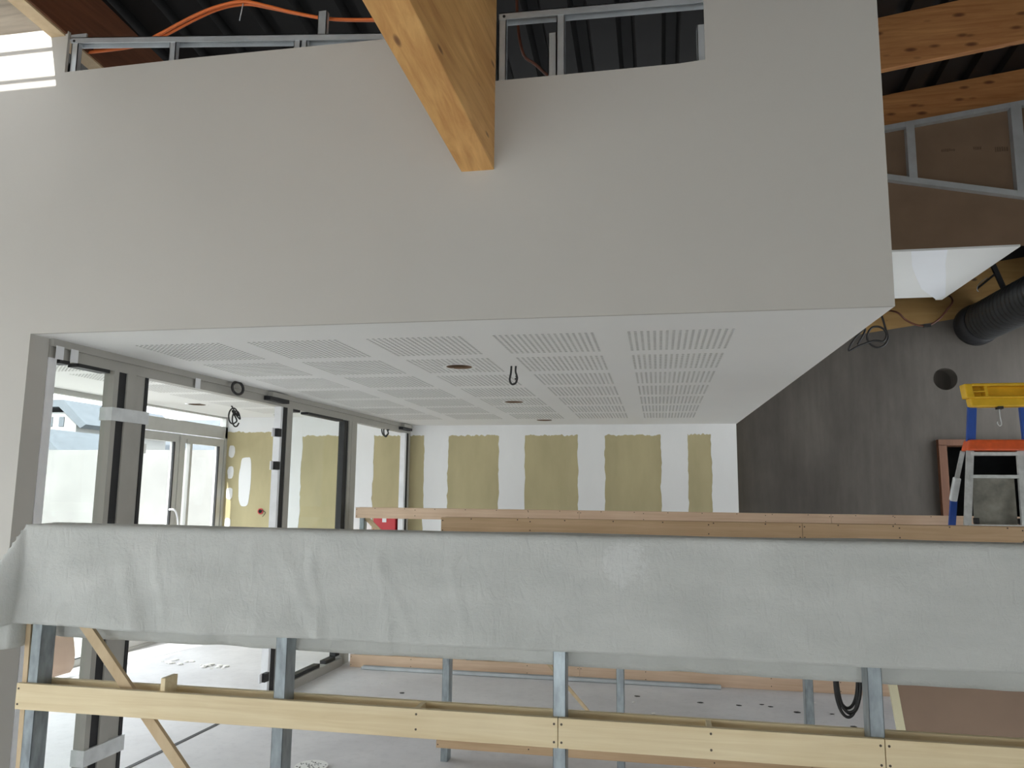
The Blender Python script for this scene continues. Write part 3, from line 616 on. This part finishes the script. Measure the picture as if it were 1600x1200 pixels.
# ------------------------------------------------------------------ brown bulkhead, white soffit behind it
bk = thing('bulkhead', 'unfinished brown plasterboard bulkhead on metal studs below the far beam', 'bulkhead', (2.2, 6.78, 3.7))
bm = bmesh.new(); prism(bm, [(0.95, 3.714), (5.5, 3.714), (5.5, 5.26), (0.95, 4.69)], 'y', 6.80, 6.815); mk('board', bm, 'kraft', bk)
bm = bmesh.new(); hexa(bm, [(0.95, 6.74, 4.645), (5.5, 6.74, 5.21), (5.5, 6.80, 5.21), (0.95, 6.80, 4.645), (0.95, 6.74, 4.69), (5.5, 6.74, 5.255), (5.5, 6.80, 5.255), (0.95, 6.80, 4.69)]); mk('top_rail', bm, 'rail', bk)
zlow = lambda x: 4.374-0.214*(x-1.981)
bm = bmesh.new(); hexa(bm, [(0.95, 6.74, zlow(0.95)-0.05), (3.6, 6.74, zlow(3.6)-0.05), (3.6, 6.80, zlow(3.6)-0.05), (0.95, 6.80, zlow(0.95)-0.05), (0.95, 6.74, zlow(0.95)), (3.6, 6.74, zlow(3.6)), (3.6, 6.80, zlow(3.6)), (0.95, 6.80, zlow(0.95))]); mk('low_rail', bm, 'rail', bk)
for a, b_ in ((2.134, 2.199), (2.953, 3.035), (3.09, 3.12)):
    mk('stud', (lambda q: (box(q, a, b_, 6.735, 6.80, zlow(a)-0.02, 4.78+0.125*(a-1.985)+0.03), q)[1])(bmesh.new()), 'rail', bk)
for k, (a, b_, z0, z1) in enumerate(((2.42, 2.53, 4.566, 4.592), (2.67, 2.73, 4.565, 4.595), (2.835, 2.935, 4.535, 4.58))):   # faint illegible print on the board
    bm = bmesh.new(); x = a
    while x < b_:
        wd = random.uniform(0.008, 0.014); box(bm, x, min(x+wd, b_), 6.798, 6.80, z0+random.uniform(0, 0.006), z1-random.uniform(0, 0.006)); x += wd+0.006
    mk('print', bm, 'print', bk)
bm = bmesh.new(); prism(bm, [(0.95, 6.794), (2.965, 6.794), (2.965, 8.60), (2.90, 8.60), (2.90, 8.47), (0.95, 8.47)], 'z', 3.703, 3.72)
so_ = struct(mk('ceiling_soffit', bm, 'soffit'))
bm = bmesh.new(); prism(bm, [(2.13, 6.796), (2.264, 7.228), (2.391, 7.56), (2.614, 8.105), (2.892, 8.564), (2.933, 8.408), (2.80, 8.0), (2.669, 7.602), (2.53, 7.2), (2.413, 6.796)], 'z', 3.7015, 3.7045); mk('joint_compound', bm, 'bluecomp', so_)
# duct on the concrete wall
dk = thing('ventilation_duct', 'dark ribbed ventilation duct leaving the concrete wall', 'duct', (3.44, 9.05, 3.3))
bm = bmesh.new(); n = 90; pts = []; rad = []
for i in range(n+1):
    pts.append((3.44+0.02*i/n, 8.80-1.9*i/n, 3.51-0.02*i/n)); rad.append(0.198 if i % 4 < 2 else 0.21)
tube(bm, pts, rad, 36); mk('ribbed_pipe', bm, 'duct', dk)
bm = bmesh.new(); tube(bm, [(3.44, 9.05, 3.51), (3.44, 8.97, 3.51), (3.44, 8.95, 3.51), (3.44, 8.79, 3.51)], [0.225, 0.225, 0.218, 0.212], 36); mk('collar', bm, 'black', dk)
# loose cables over there
def cab(name, pts, r, mat, label, cat='cable', sm=8, closed=False, group=None):
    bm = bmesh.new(); tube(bm, pts, r, 8, closed, sm); return tag(mk(name, bm, mat, org=pts[0]), label, cat, group)
cab('cable_coil', [(2.36, 9.05, 3.85), (2.38, 8.78, 3.70), (2.40, 8.71, 3.55), (2.425, 8.7, 3.42), (2.445, 8.7, 3.33), (2.40, 8.7, 3.25), (2.325, 8.7, 3.227), (2.25, 8.7, 3.28), (2.235, 8.7, 3.36), (2.28, 8.7, 3.44), (2.35, 8.7, 3.455), (2.41, 8.7, 3.42), (2.43, 8.7, 3.36), (2.39, 8.69, 3.29), (2.30, 8.69, 3.30), (2.15, 8.69, 3.25), (2.04, 8.69, 3.20), (2.10, 8.69, 3.32), (2.206, 8.69, 3.43), (2.20, 8.69, 3.38), (2.13, 8.69, 3.26)], 0.011, 'cable', 'black cable coil hanging beside the painted box corner before the concrete wall')
hc = cab('hanging_cable', [(2.45, 9.05, 3.72), (2.538, 8.7, 3.61), (2.63, 8.7, 3.52), (2.72, 8.7, 3.467), (2.80, 8.7, 3.45), (2.88, 8.7, 3.465), (2.97, 8.7, 3.53), (3.043, 8.7, 3.62), (3.10, 8.7, 3.70), (3.13, 8.85, 3.80), (3.13, 9.05, 3.84)], 0.010, 'brownc', 'reddish brown cable looping below the white soffit')
bm = bmesh.new(); box(bm, 2.80, 2.87, 8.68, 8.72, 3.435, 3.465); mk('connector', bm, 'cable', hc)
bm = bmesh.new(); bar(bm, (3.30, 8.3, 4.15), (3.435, 8.3, 3.735), 0.045, 0.03); o = mk('pipe_bracket', bm, 'black', org=(3.4, 8.3, 3.8)); tag(o, 'black metal bracket above the ribbed duct', 'bracket')
bm = bmesh.new(); bar(bm, (3.37, 8.3, 3.88), (3.20, 8.3, 3.74), 0.02, 0.02); mk('arm', bm, 'black', o)
bm = bmesh.new(); tube(bm, [(3.29, 8.28, 3.84), (3.21, 8.28, 3.78), (3.185, 8.28, 3.72), (3.20, 8.28, 3.70)], 0.004, 6, False, 4); mk('wire', bm, 'rail', o)

# ------------------------------------------------------------------ low partition frames
screw_me = None
def screws(parent, pts):
    global screw_me
    if screw_me is None:
        bm = bmesh.new(); tube(bm, [(0, -0.0012, 0), (0, 0.003, 0)], 0.0042, 8); screw_me = bpy.data.meshes.new('screw_head'); bm.to_mesh(screw_me); bm.free(); screw_me.materials.append(M['screw'])
    org = ORG[parent.name]
    for p in pts:
        o = bpy.data.objects.new('screw_head', screw_me); COL.objects.link(o); o.parent = parent; o.location = Vector(p)-org
def low_frame(name, label, x0, x1, y0, mat, mat_low, posts, joints, spacers, braces, levels, zb=0.0, bw=0.042):
    r = thing(name, label, 'partition frame', (x0, y0, 0))
    H = {'bottom': (zb, zb+0.112), 'mid': (0.778, 0.878), 'top': (1.388, 1.490)}
    for lv in levels:
        z0, z1 = H[lv]; xs = [x0]+joints+[x1]; mt = mat if lv == 'top' else mat_low
        for i in range(len(xs)-1):
            g = 0.0012
            f = bxo('board', mt, (xs[i]+g, xs[i+1]-g, y0, y0+0.02, z0, z1), r, bevel=0.0015)
            sp = []
            for x in [xs[i]+0.012, xs[i+1]-0.014]: sp += [(x, y0, z0+0.02), (x, y0, z1-0.02)]
            for x in spacers:
                if xs[i] < x < xs[i+1]: sp += [(x+0.003, y0, z0+0.03), (x+0.003, y0, z1-0.018)]
            if lv == 'top':
                x = xs[i]+0.2
                while x < xs[i+1]: sp.append((x, y0, z1-0.008)); x += 0.3
            screws(f, sp)
        bxo('board', mt, (x0, x1, y0+0.10, y0+0.12, z0, z1), r, bevel=0.0015)
        for x in spacers: bxo('spacer', mt, (x-0.009, x+0.009, y0+0.02, y0+0.10, z0+0.004, z1-0.001), r)
    for x in posts:
        bm = bmesh.new(); t = 0.003; a, b_, c, d = x-0.0225, x+0.0225, y0+0.021, y0+0.099
        box(bm, a, b_, c, c+t, 0, 1.485); box(bm, a, a+t, c, d, 0, 1.485); box(bm, b_-t, b_, c, d, 0, 1.485); box(bm, a, b_, d-t, d, 0, 1.485)
        mk('post', bm, 'galv', r, bevel=0.001)
    for p0, p1 in braces:
        bm = bmesh.new(); bar(bm, p0, p1, bw, 0.018); mk('brace', bm, 'lath', r)
    return r
fa = low_frame('low_partition_frame', 'pale pine low partition frame on steel posts, its top hidden by the dust sheet', -2.543, 2.35, 2.80, 'pine', 'pine',
               [-2.49, -1.418, -0.355, 0.690, 1.75], [-0.357, 0.706], [-0.875, 0.157, 1.22], [((-2.62, 2.86, 1.45), (-1.30, 2.86, -0.0+0.02))], ['bottom', 'mid', 'top'])
bxo('spacer', 'pine', (-1.915, -1.897, 2.82, 2.90, 0.79, 0.925), fa)
bm = bmesh.new(); hexa(bm, [(-2.545, 2.85, 0.0), (-2.523, 2.85, 0.0), (-2.523, 2.875, 0.0), (-2.545, 2.875, 0.0), (-2.575, 2.85, 1.4), (-2.553, 2.85, 1.4), (-2.553, 2.875, 1.4), (-2.575, 2.875, 1.4)]); mk('side_lath', bm, 'lath', fa)
fb = low_frame('low_partition_frame', 'tan board low partition frame standing between the ladder and the dust sheet', -1.378, 3.3, 4.85, 'pinetan', 'pinetan',
               [-1.33, -0.245, 0.835, 1.9, 3.0], [0.83, 2.02], [-0.8, 0.29, 1.36, 2.45], [((-1.05, 4.91, 1.0), (-0.22, 4.91, 0.10))], ['bottom', 'mid', 'top'], 0.085, 0.018)
fc = low_frame('low_partition_frame', 'pinkish board low partition frame abutting the glazed partition', -2.90, 3.4, 7.17, 'pinepink', 'pinepink',
               [-2.84, -1.75, -0.68, 0.38, 1.45, 2.5], [-0.72, 1.47], [-2.3, -1.2, -0.14, 0.92, 1.98], [((-2.81, 7.23, 1.39), (-2.2, 7.23, 0.84))], ['bottom', 'mid', 'top'])
# tiny packing strips under the middle frame's top board
# ------------------------------------------------------------------ dust sheet over the nearest frame
def sheet():
    XL, XR = -2.552, 2.5; YF, YB = 2.783, 2.938; ZT = 1.505
    us = [-0.50*k/22 for k in range(22, 0, -1)]+[ (XR-XL)*k/330 for k in range(331)]
    tb = [0.478*k/22 for k in range(22, 0, -1)]; top = [k/5 for k in range(6)]; tf = [0.405*k/34 for k in range(1, 35)]
    bm = bmesh.new(); G = []
    for u in us:
        row = []
        e = max(0.0, -u); x0 = XL+max(0.0, u)
        lenb = 1.0+0.05*(x0+2.5)/5; lenf = 1.0-0.02*noise.noise(Vector((x0*1.3, 2, 0)))-0.035*max(0, -x0-1.9)
        def corner(t, side):
            y = YF if side < 0 else YB
            fl = 0.62*min(e, t); a = math.atan2(e, t) if (e or t) else 0
            z = ZT-max(t, e)*0.985-0.08*min(e, t)
            x = x0-(fl*math.sin(a)+0.05*e*(1 if e > 0 else 0)); yy = y+side*fl*math.cos(a)*0.8
            # wrinkles
            q = Vector((x0*2.1-e*2, t*2.2, 7.0 if side < 0 else 3.0))
            wr = 0.010*noise.noise(q)+0.006*noise.noise(q*2.7)
            left = max(0.0, min(1.0, (0.3-x0)/1.6))
            d = min(1.0, t/0.2)
            s1 = x0*9+1.6*noise.noise(Vector((x0*2, t*6, 1)))
            wr += left*d*(0.011*math.sin(s1)*noise.noise(Vector((x0*1.7, t*3, 9)))*2+0.007*abs(noise.noise(Vector((x0*9+t*5, t*4, 2)))))
            diag = abs(((x0+1.35)-(t-0.2)*0.55)); wr += 0.006*math.exp(-(diag/0.03)**2)*d
            diag = abs(((x0+0.30)+(t-0.2)*0.8)); wr += 0.006*math.exp(-(diag/0.03)**2)*d
            diag = abs(((x0+0.95)-(t-0.25)*0.5)); wr += 0.004*math.exp(-(diag/0.02)**2)*d
            diag = abs(((x0+2.05)-(t-0.25)*0.3)); wr += 0.008*math.exp(-(diag/0.035)**2)*d
            for xf, am in ((-1.92, 0.006), (-1.52, 0.004), (-1.27, 0.006), (-1.0, 0.005), (-0.72, 0.004), (0.62, 0.003)): wr += am*math.exp(-((x0-xf+0.02*math.sin(t*14))/0.014)**2)*min(1, t/0.1)
            wr += 0.016*max(0, t-0.3)/0.1*noise.noise(Vector((x0*6, 4, 4)))
            return (x, yy+side*(max(0, wr+0.006)+0.0015), z)
        for t in tb: row.append(corner(t*lenb, 1))
        for k in top:
            y = YB+(YF-YB)*k
            z = ZT-e*0.985+0.004*noise.noise(Vector((x0*3, y*10, 0)))-0.008*math.sin(PI*k)*abs(noise.noise(Vector((x0*1.5, 0, 0))))
            row.append((x0-0.05*e-0.02*e*math.sin(PI*k*2), y, z))
        for t in tf: row.append(corner(t*lenf, -1))
        G.append([bm.verts.new(p) for p in row])
    for i in range(len(G)-1):
        for j in range(len(G[0])-1):
            f = bm.faces.new((G[i][j], G[i][j+1], G[i+1][j+1], G[i+1][j])); f.smooth = True
    o = mk('dust_sheet', bm, 'sheet', smooth=True)
    md = o.modifiers.new('thick', 'SOLIDIFY'); md.thickness = 0.0015; md.offset = 1
    return tag(o, 'grey-white dust sheet draped over the nearest low partition frame', 'dust sheet')
sheet()

# ------------------------------------------------------------------ things on the walls, floor and ceiling
def ring_loop(cx, cy, cz, rx, rz, tilt, n=14, yw=0.0):
    return [(cx+rx*math.cos(2*PI*k/n)*math.cos(tilt), cy+rx*math.cos(2*PI*k/n)*math.sin(tilt)+yw*math.sin(4*PI*k/n), cz+rz*math.sin(2*PI*k/n)) for k in range(n)]
fb_ = thing('fire_cabinet', 'red metal fire cabinet on the far wall behind the glass', 'cabinet', (-3.2, 8.85, 0.75))
bxo('body', 'red', (-3.30, -3.03, 8.74, FY-0.003, 0.70, 1.345), fb_); dr = bxo('door', 'red', (-3.30, -3.03, 8.72, 8.74, 0.70, 1.345), fb_, bevel=0.004)
bxo('label_tab', 'whitefilm', (-3.19, -3.14, 8.716, 8.72, 1.285, 1.345), dr); bxo('label_tab', 'whitefilm', (-3.305, -3.25, 8.716, 8.72, 1.215, 1.235), dr)
bm = bmesh.new(); tube(bm, [(-3.265, 8.71, 1.165), (-3.265, 8.722, 1.165)], 0.014, 12); mk('lock', bm, 'black', dr)
sk = thing('socket_box', 'round red wall box with loose wires in the bare green board', 'socket', (-4.84, FY, 1.38))
bm = bmesh.new(); tube(bm, [(-4.84, FY-0.012, 1.383), (-4.84, FY+0.004, 1.383)], 0.036, 20); mk('box_rim', bm, 'red', sk)
bm = bmesh.new(); tube(bm, [(-4.84, FY-0.0135, 1.383), (-4.84, FY-0.011, 1.383)], 0.024, 16); mk('box_inside', bm, 'void', sk)
bm = bmesh.new(); tube(bm, [(-4.84, FY-0.012, 1.383), (-4.80, FY-0.05, 1.40), (-4.75, FY-0.05, 1.37), (-4.79, FY-0.04, 1.32)], 0.004, 6, False, 5); mk('wire', bm, 'cable', sk)
# ceiling cables
o = cab('ceiling_cable', [(-0.89, 4.657, 2.44), (-0.893, 4.657, 2.39), (-0.90, 4.657, 2.345), (-0.885, 4.657, 2.320), (-0.862, 4.657, 2.328), (-0.853, 4.657, 2.36), (-0.862, 4.657, 2.372)], 0.0065, 'cable', 'black cable loop hanging from the perforated ceiling beside the downlight hole')
cab('ceiling_cable', [(-0.862, 4.66, 2.44), (-0.864, 4.66, 2.40), (-0.855, 4.66, 2.365), (-0.868, 4.66, 2.35)], 0.006, 'cable', 'short black cable end dropping beside the hanging ceiling loop')
cab('cable_ring', [(x, y, z) for x, y, z in ring_loop(-3.02, 5.12, 2.388, 0.075, 0.044, PI/2)], 0.010, 'cable', 'ring of black cable at the partition head beside a doorway', closed=True)
cab('cable_bundle', [(-4.545, 7.60, 2.55)]+[(x, y, z) for x, y, z in ring_loop(-4.53, 7.62, 2.44, 0.045, 0.085, 0.5, 12)]+[(-4.545, 7.62, 2.50)]+[(x, y, z) for x, y, z in ring_loop(-4.50, 7.63, 2.41, 0.04, 0.085, 0.9, 12)], 0.008, 'cable', 'bunched dark cable hanging from the vestibule ceiling')
cab('cable_bundle', [(-3.02, 8.20, 2.434)]+[(x, y, z) for x, y, z in ring_loop(-3.0, 8.2, 2.335, 0.04, 0.075, 0.6, 12)]+[(-3.01, 8.2, 2.40)]+ring_loop(-2.985, 8.18, 2.32, 0.03, 0.07, 1.0, 12), 0.008, 'cable', 'bunched dark cable at the far end of the partition head')
# cable hanging on the middle frame
def coil_pts():
    P = []
    for k in range(4):
        for a in range(14):
            t = 2*PI*a/14; jx = 0.010*math.sin(k*2.1); jz = 0.02*math.cos(k*1.7)
            P.append((1.028+(0.060+0.006*math.sin(k*3))*math.sin(t)*(1.0-0.15*math.cos(t))+jx, 4.815-0.012*k+0.012*math.sin(t+k), 0.655+jz+(0.205)*math.cos(t)))
    return P
cab('cable_coil', coil_pts(), 0.0085, 'cable', 'coil of black cable hanging on the tan board frame', sm=4)
# leaning brown sheet
ls = thing('plasterboard_sheet', 'brown-backed plasterboard sheet leaning against the tan board frame', 'board', (1.8, 4.5, 0))
sheet_q = lambda x, f: (x-0.05*f, 4.47+0.37*f, 1.08*f)
def slab_pts(x0, x1, f0, f1, t0, t1):
    n_ = Vector((0, -1.08, 0.37)).normalized()
    P = []
    for t in (t0, t1):
        for x, f in ((x0, f0), (x1, f0), (x1, f1), (x0, f1)): P.append(Vector(sheet_q(x, f))+n_*t)
    return P
bm = bmesh.new(); hexa(bm, slab_pts(1.285, 2.7, 0, 1, 0, 0.013)); mk('board_face', bm, 'kraft2', ls)
bm = bmesh.new(); hexa(bm, slab_pts(1.243, 1.285, 0, 1, -0.002, 0.018)); mk('edge_lath', bm, 'plasteredge', ls)
# floor rail, cutout disc, crumbs, flakes, kraft paper
bm = bmesh.new(); box(bm, -2.75, 0.50, 7.085, 7.089, 0, 0.03); box(bm, -2.75, 0.50, 7.085, 7.133, 0, 0.003); box(bm, -2.75, 0.50, 7.129, 7.133, 0, 0.03)
tag(mk('metal_rail', bm, 'rail', org=(-1, 7.1, 0)), 'long thin metal channel lying on the floor along the pinkish frame', 'metal rail')
bm = bmesh.new(); tube(bm, [(-2.08, 4.60, 0.0), (-2.08, 4.60, 0.0125)], 0.098, 32); cd = mk('cutout_disc', bm, 'white', org=(-2.08, 4.60, 0)); tag(cd, 'round white perforated ceiling offcut lying on the floor', 'disc')
bm = bmesh.new()
for k in range(40):
    a = random.uniform(0, 2*PI); rr = 0.088*math.sqrt(random.random()); tube(bm, [(-2.08+rr*math.cos(a), 4.60+rr*math.sin(a), 0.0115), (-2.08+rr*math.cos(a), 4.60+rr*math.sin(a), 0.0132)], 0.0055, 6)
pk = mk('perforations', bm, 'duct', cd); pk['kind'] = 'stuff'
def crumb(p, r, mat, name, label, cat, group, flat=0.45):
    bm = bmesh.new(); bmesh.ops.create_icosphere(bm, subdivisions=1, radius=1.0)
    for v in bm.verts:
        k = 1+0.45*noise.noise(v.co*2.0+Vector(p)*9); v.co = Vector((v.co.x*k*r, v.co.y*k*r*0.8, max(-0.0, (v.co.z*0.6+0.45))*k*r*flat))+Vector(p)
    tag(mk(name, bm, mat, org=p), label, cat, group)
for k in range(26):
    u = random.random(); p = (-4.70+0.66*u+random.uniform(-0.05, 0.05), 7.0-0.16*u+random.uniform(-0.09, 0.09), 0)
    crumb(p, random.uniform(0.012, 0.042), 'plaster_bits', 'plaster_crumb', 'white plaster crumb in the heap on the vestibule floor', 'debris', 'plaster crumbs on the vestibule floor')
for k in range(26):
    p = (random.uniform(-2.4, 2.2), random.uniform(5.2, 7.0), 0)
    crumb(p, random.uniform(0.008, 0.022), 'plaster_bits', 'plaster_crumb', 'tiny white plaster crumb scattered between the low frames', 'debris', 'plaster crumbs between the frames')
for p in ((-2.109, 6.364, 0), (0.30, 6.62, 0), (0.60, 6.60, 0), (0.779, 6.671, 0), (0.84, 6.62, 0), (1.02, 6.50, 0), (1.274, 6.511, 0), (-0.2, 6.7, 0), (1.36, 6.2, 0)):
    crumb(p, random.uniform(0.018, 0.034), 'duct', 'dark_flake', 'dark flake of debris on the pale floor', 'debris', 'dark flakes on the floor', 0.2)
bm = bmesh.new(); G = []
for i in range(13):
    t = i/12; a = -0.3+2.5*t
    G.append([bm.verts.new((FX+0.03+0.20*math.sin(a)*(1-0.25*v)+0.05*v, 5.95+0.34*v-0.02*t, 0.02+0.62*(1-t)**1.0*(1-0.12*v)+0.03*math.sin(3*a))) for v in (0, 0.33, 0.66, 1)])
for i in range(12):
    for j in range(3):
        f = bm.faces.new((G[i][j], G[i][j+1], G[i+1][j+1], G[i+1][j])); f.smooth = True
o = mk('kraft_paper', bm, 'kraftl', org=(FX+0.1, 6.1, 0)); md = o.modifiers.new('t', 'SOLIDIFY'); md.thickness = 0.003
tag(o, 'curled beige protective paper standing at the foot of the facade glazing', 'paper')

# ------------------------------------------------------------------ ladder with tool tray
lad = thing('stepladder', 'blue and aluminium stepladder with yellow tool tray and orange top', 'ladder', (2.5, 6.4, 0))
YL = 6.36
def lb(name, mat, p0, p1, wx, wy, parent=None, bev=0.0):
    bm = bmesh.new(); bar(bm, p0, p1, wx, wy); return mk(name, bm, mat, parent or lad, org=ORG[lad.name], bevel=bev)
LF = lambda z: (2.315-0.14*(2.0-z), YL-0.12*(2.0-z), z)
RF = lambda z: (2.655-0.06*(2.0-z), YL-0.12*(2.0-z), z)
lb('front_rail', 'ladalu', LF(0), LF(2.02), 0.048, 0.025); lb('front_rail', 'ladalu', RF(0), RF(2.02), 0.048, 0.025)
lb('rear_leg', 'blue', (2.19, 6.98, 0), (2.262, 6.58, 1.70), 0.045, 0.03); lb('rear_leg', 'blue', (2.92, 6.98, 0), (2.73, 6.50, 2.0), 0.045, 0.03)
lb('leg_wrap', 'tape', (2.255, 6.60, 1.62), (2.275, 6.54, 1.80), 0.052, 0.045, None, 0.01)
lb('rear_leg', 'ladalu', (2.262, 6.58, 1.70), (2.30, 6.46, 2.0), 0.03, 0.02)
lb('mast', 'blue', (2.325, YL+0.02, 2.0), (2.362, YL+0.03, 2.34), 0.058, 0.03); lb('mast', 'blue', (2.72, YL+0.02, 2.0), (2.715, YL+0.03, 2.34), 0.058, 0.03)
for z in (1.975, 1.805, 1.44, 1.14, 0.84, 0.54, 0.24):
    a, b_ = Vector(LF(z)), Vector(RF(z)); bm = bmesh.new(); box(bm, a.x, b_.x, a.y-0.02, a.y+0.06, z-0.012, z+0.012); mk('step', bm, 'ladalu', lad)
bm = bmesh.new(); box(bm, 2.318, 2.612, YL+0.02, YL+0.03, 1.452, 1.80); mk('platform_panel', bm, 'dirty', lad, bevel=0.004)
bm = bmesh.new(); hexa(bm, [(2.283, YL-0.06, 1.998), (2.74, YL-0.06, 1.998), (2.74, YL+0.10, 1.998), (2.283, YL+0.10, 1.998), (2.305, YL-0.04, 2.08), (2.73, YL-0.04, 2.08), (2.73, YL+0.09, 2.08), (2.305, YL+0.09, 2.08)]); mk('top_cap', bm, 'orangep', lad, bevel=0.012)
for x in (2.30, 2.60): bxo('clamp', 'black', (x, x+0.03, YL-0.05, YL+0.0, 1.455, 1.50), lad, bevel=0.006)
# tray: tilted open box facing the front
def tray():
    t = bpy.data.objects.new('tool_tray_pivot', None); bpy.data.objects.remove(t)
    n_ = 0.30
    def T(x, d, z):   # tilt about the lower front edge: compartments open towards the front
        return (2.31+x, YL-0.05+d+z*0.35, 2.325+z)
    def tb(bm, x0, x1, d0, d1, z0, z1, dx=0.0):
        hexa(bm, [T(x0+dx, d0, z0), T(x1-dx, d0, z0), T(x1-dx, d1, z0), T(x0+dx, d1, z0), T(x0, d0, z1), T(x1, d0, z1), T(x1, d1, z1), T(x0, d1, z1)])
    bm = bmesh.new(); tb(bm, 0.02, 0.50, 0, 0.09, 0.0, 0.075, -0.0)
    o_ = mk('tool_tray', bm, 'yellow', lad, bevel=0.012)
    for nm, b6 in (('tray_rim', (0.0, 0.055, -0.01, 0.10, 0.07, 0.185)), ('tray_rim', (0.46, 0.52, -0.01, 0.10, 0.07, 0.185)), ('tray_rim', (0.05, 0.47, -0.01, 0.10, 0.165, 0.188)), ('tray_rim', (0.05, 0.47, -0.01, 0.10, 0.068, 0.085)),
                   ('tray_back', (0.05, 0.47, 0.07, 0.10, 0.08, 0.17)), ('tray_divider', (0.135, 0.16, 0.0, 0.09, 0.08, 0.17)), ('tray_divider', (0.05, 0.14, 0.0, 0.09, 0.118, 0.13))):
        bm = bmesh.new(); tb(bm, *b6); mk(nm, bm, 'yellow', o_, org=ORG[lad.name], bevel=0.008)
    bm = bmesh.new(); tube(bm, [(2.527, YL-0.03, 2.33), (2.527, YL-0.03, 2.26), (2.533, YL-0.03, 2.20), (2.520, YL-0.03, 2.182), (2.507, YL-0.03, 2.20), (2.508, YL-0.03, 2.215)], 0.004, 6, False, 5); mk('hook', bm, 'ladalu', lad)
    bxo('hook_mount', 'black', (2.51, 2.545, YL-0.06, YL-0.0, 2.308, 2.328), lad)
tray()
print('triangles', sum(len(o.data.polygons) for o in bpy.data.objects if o.type == 'MESH'))
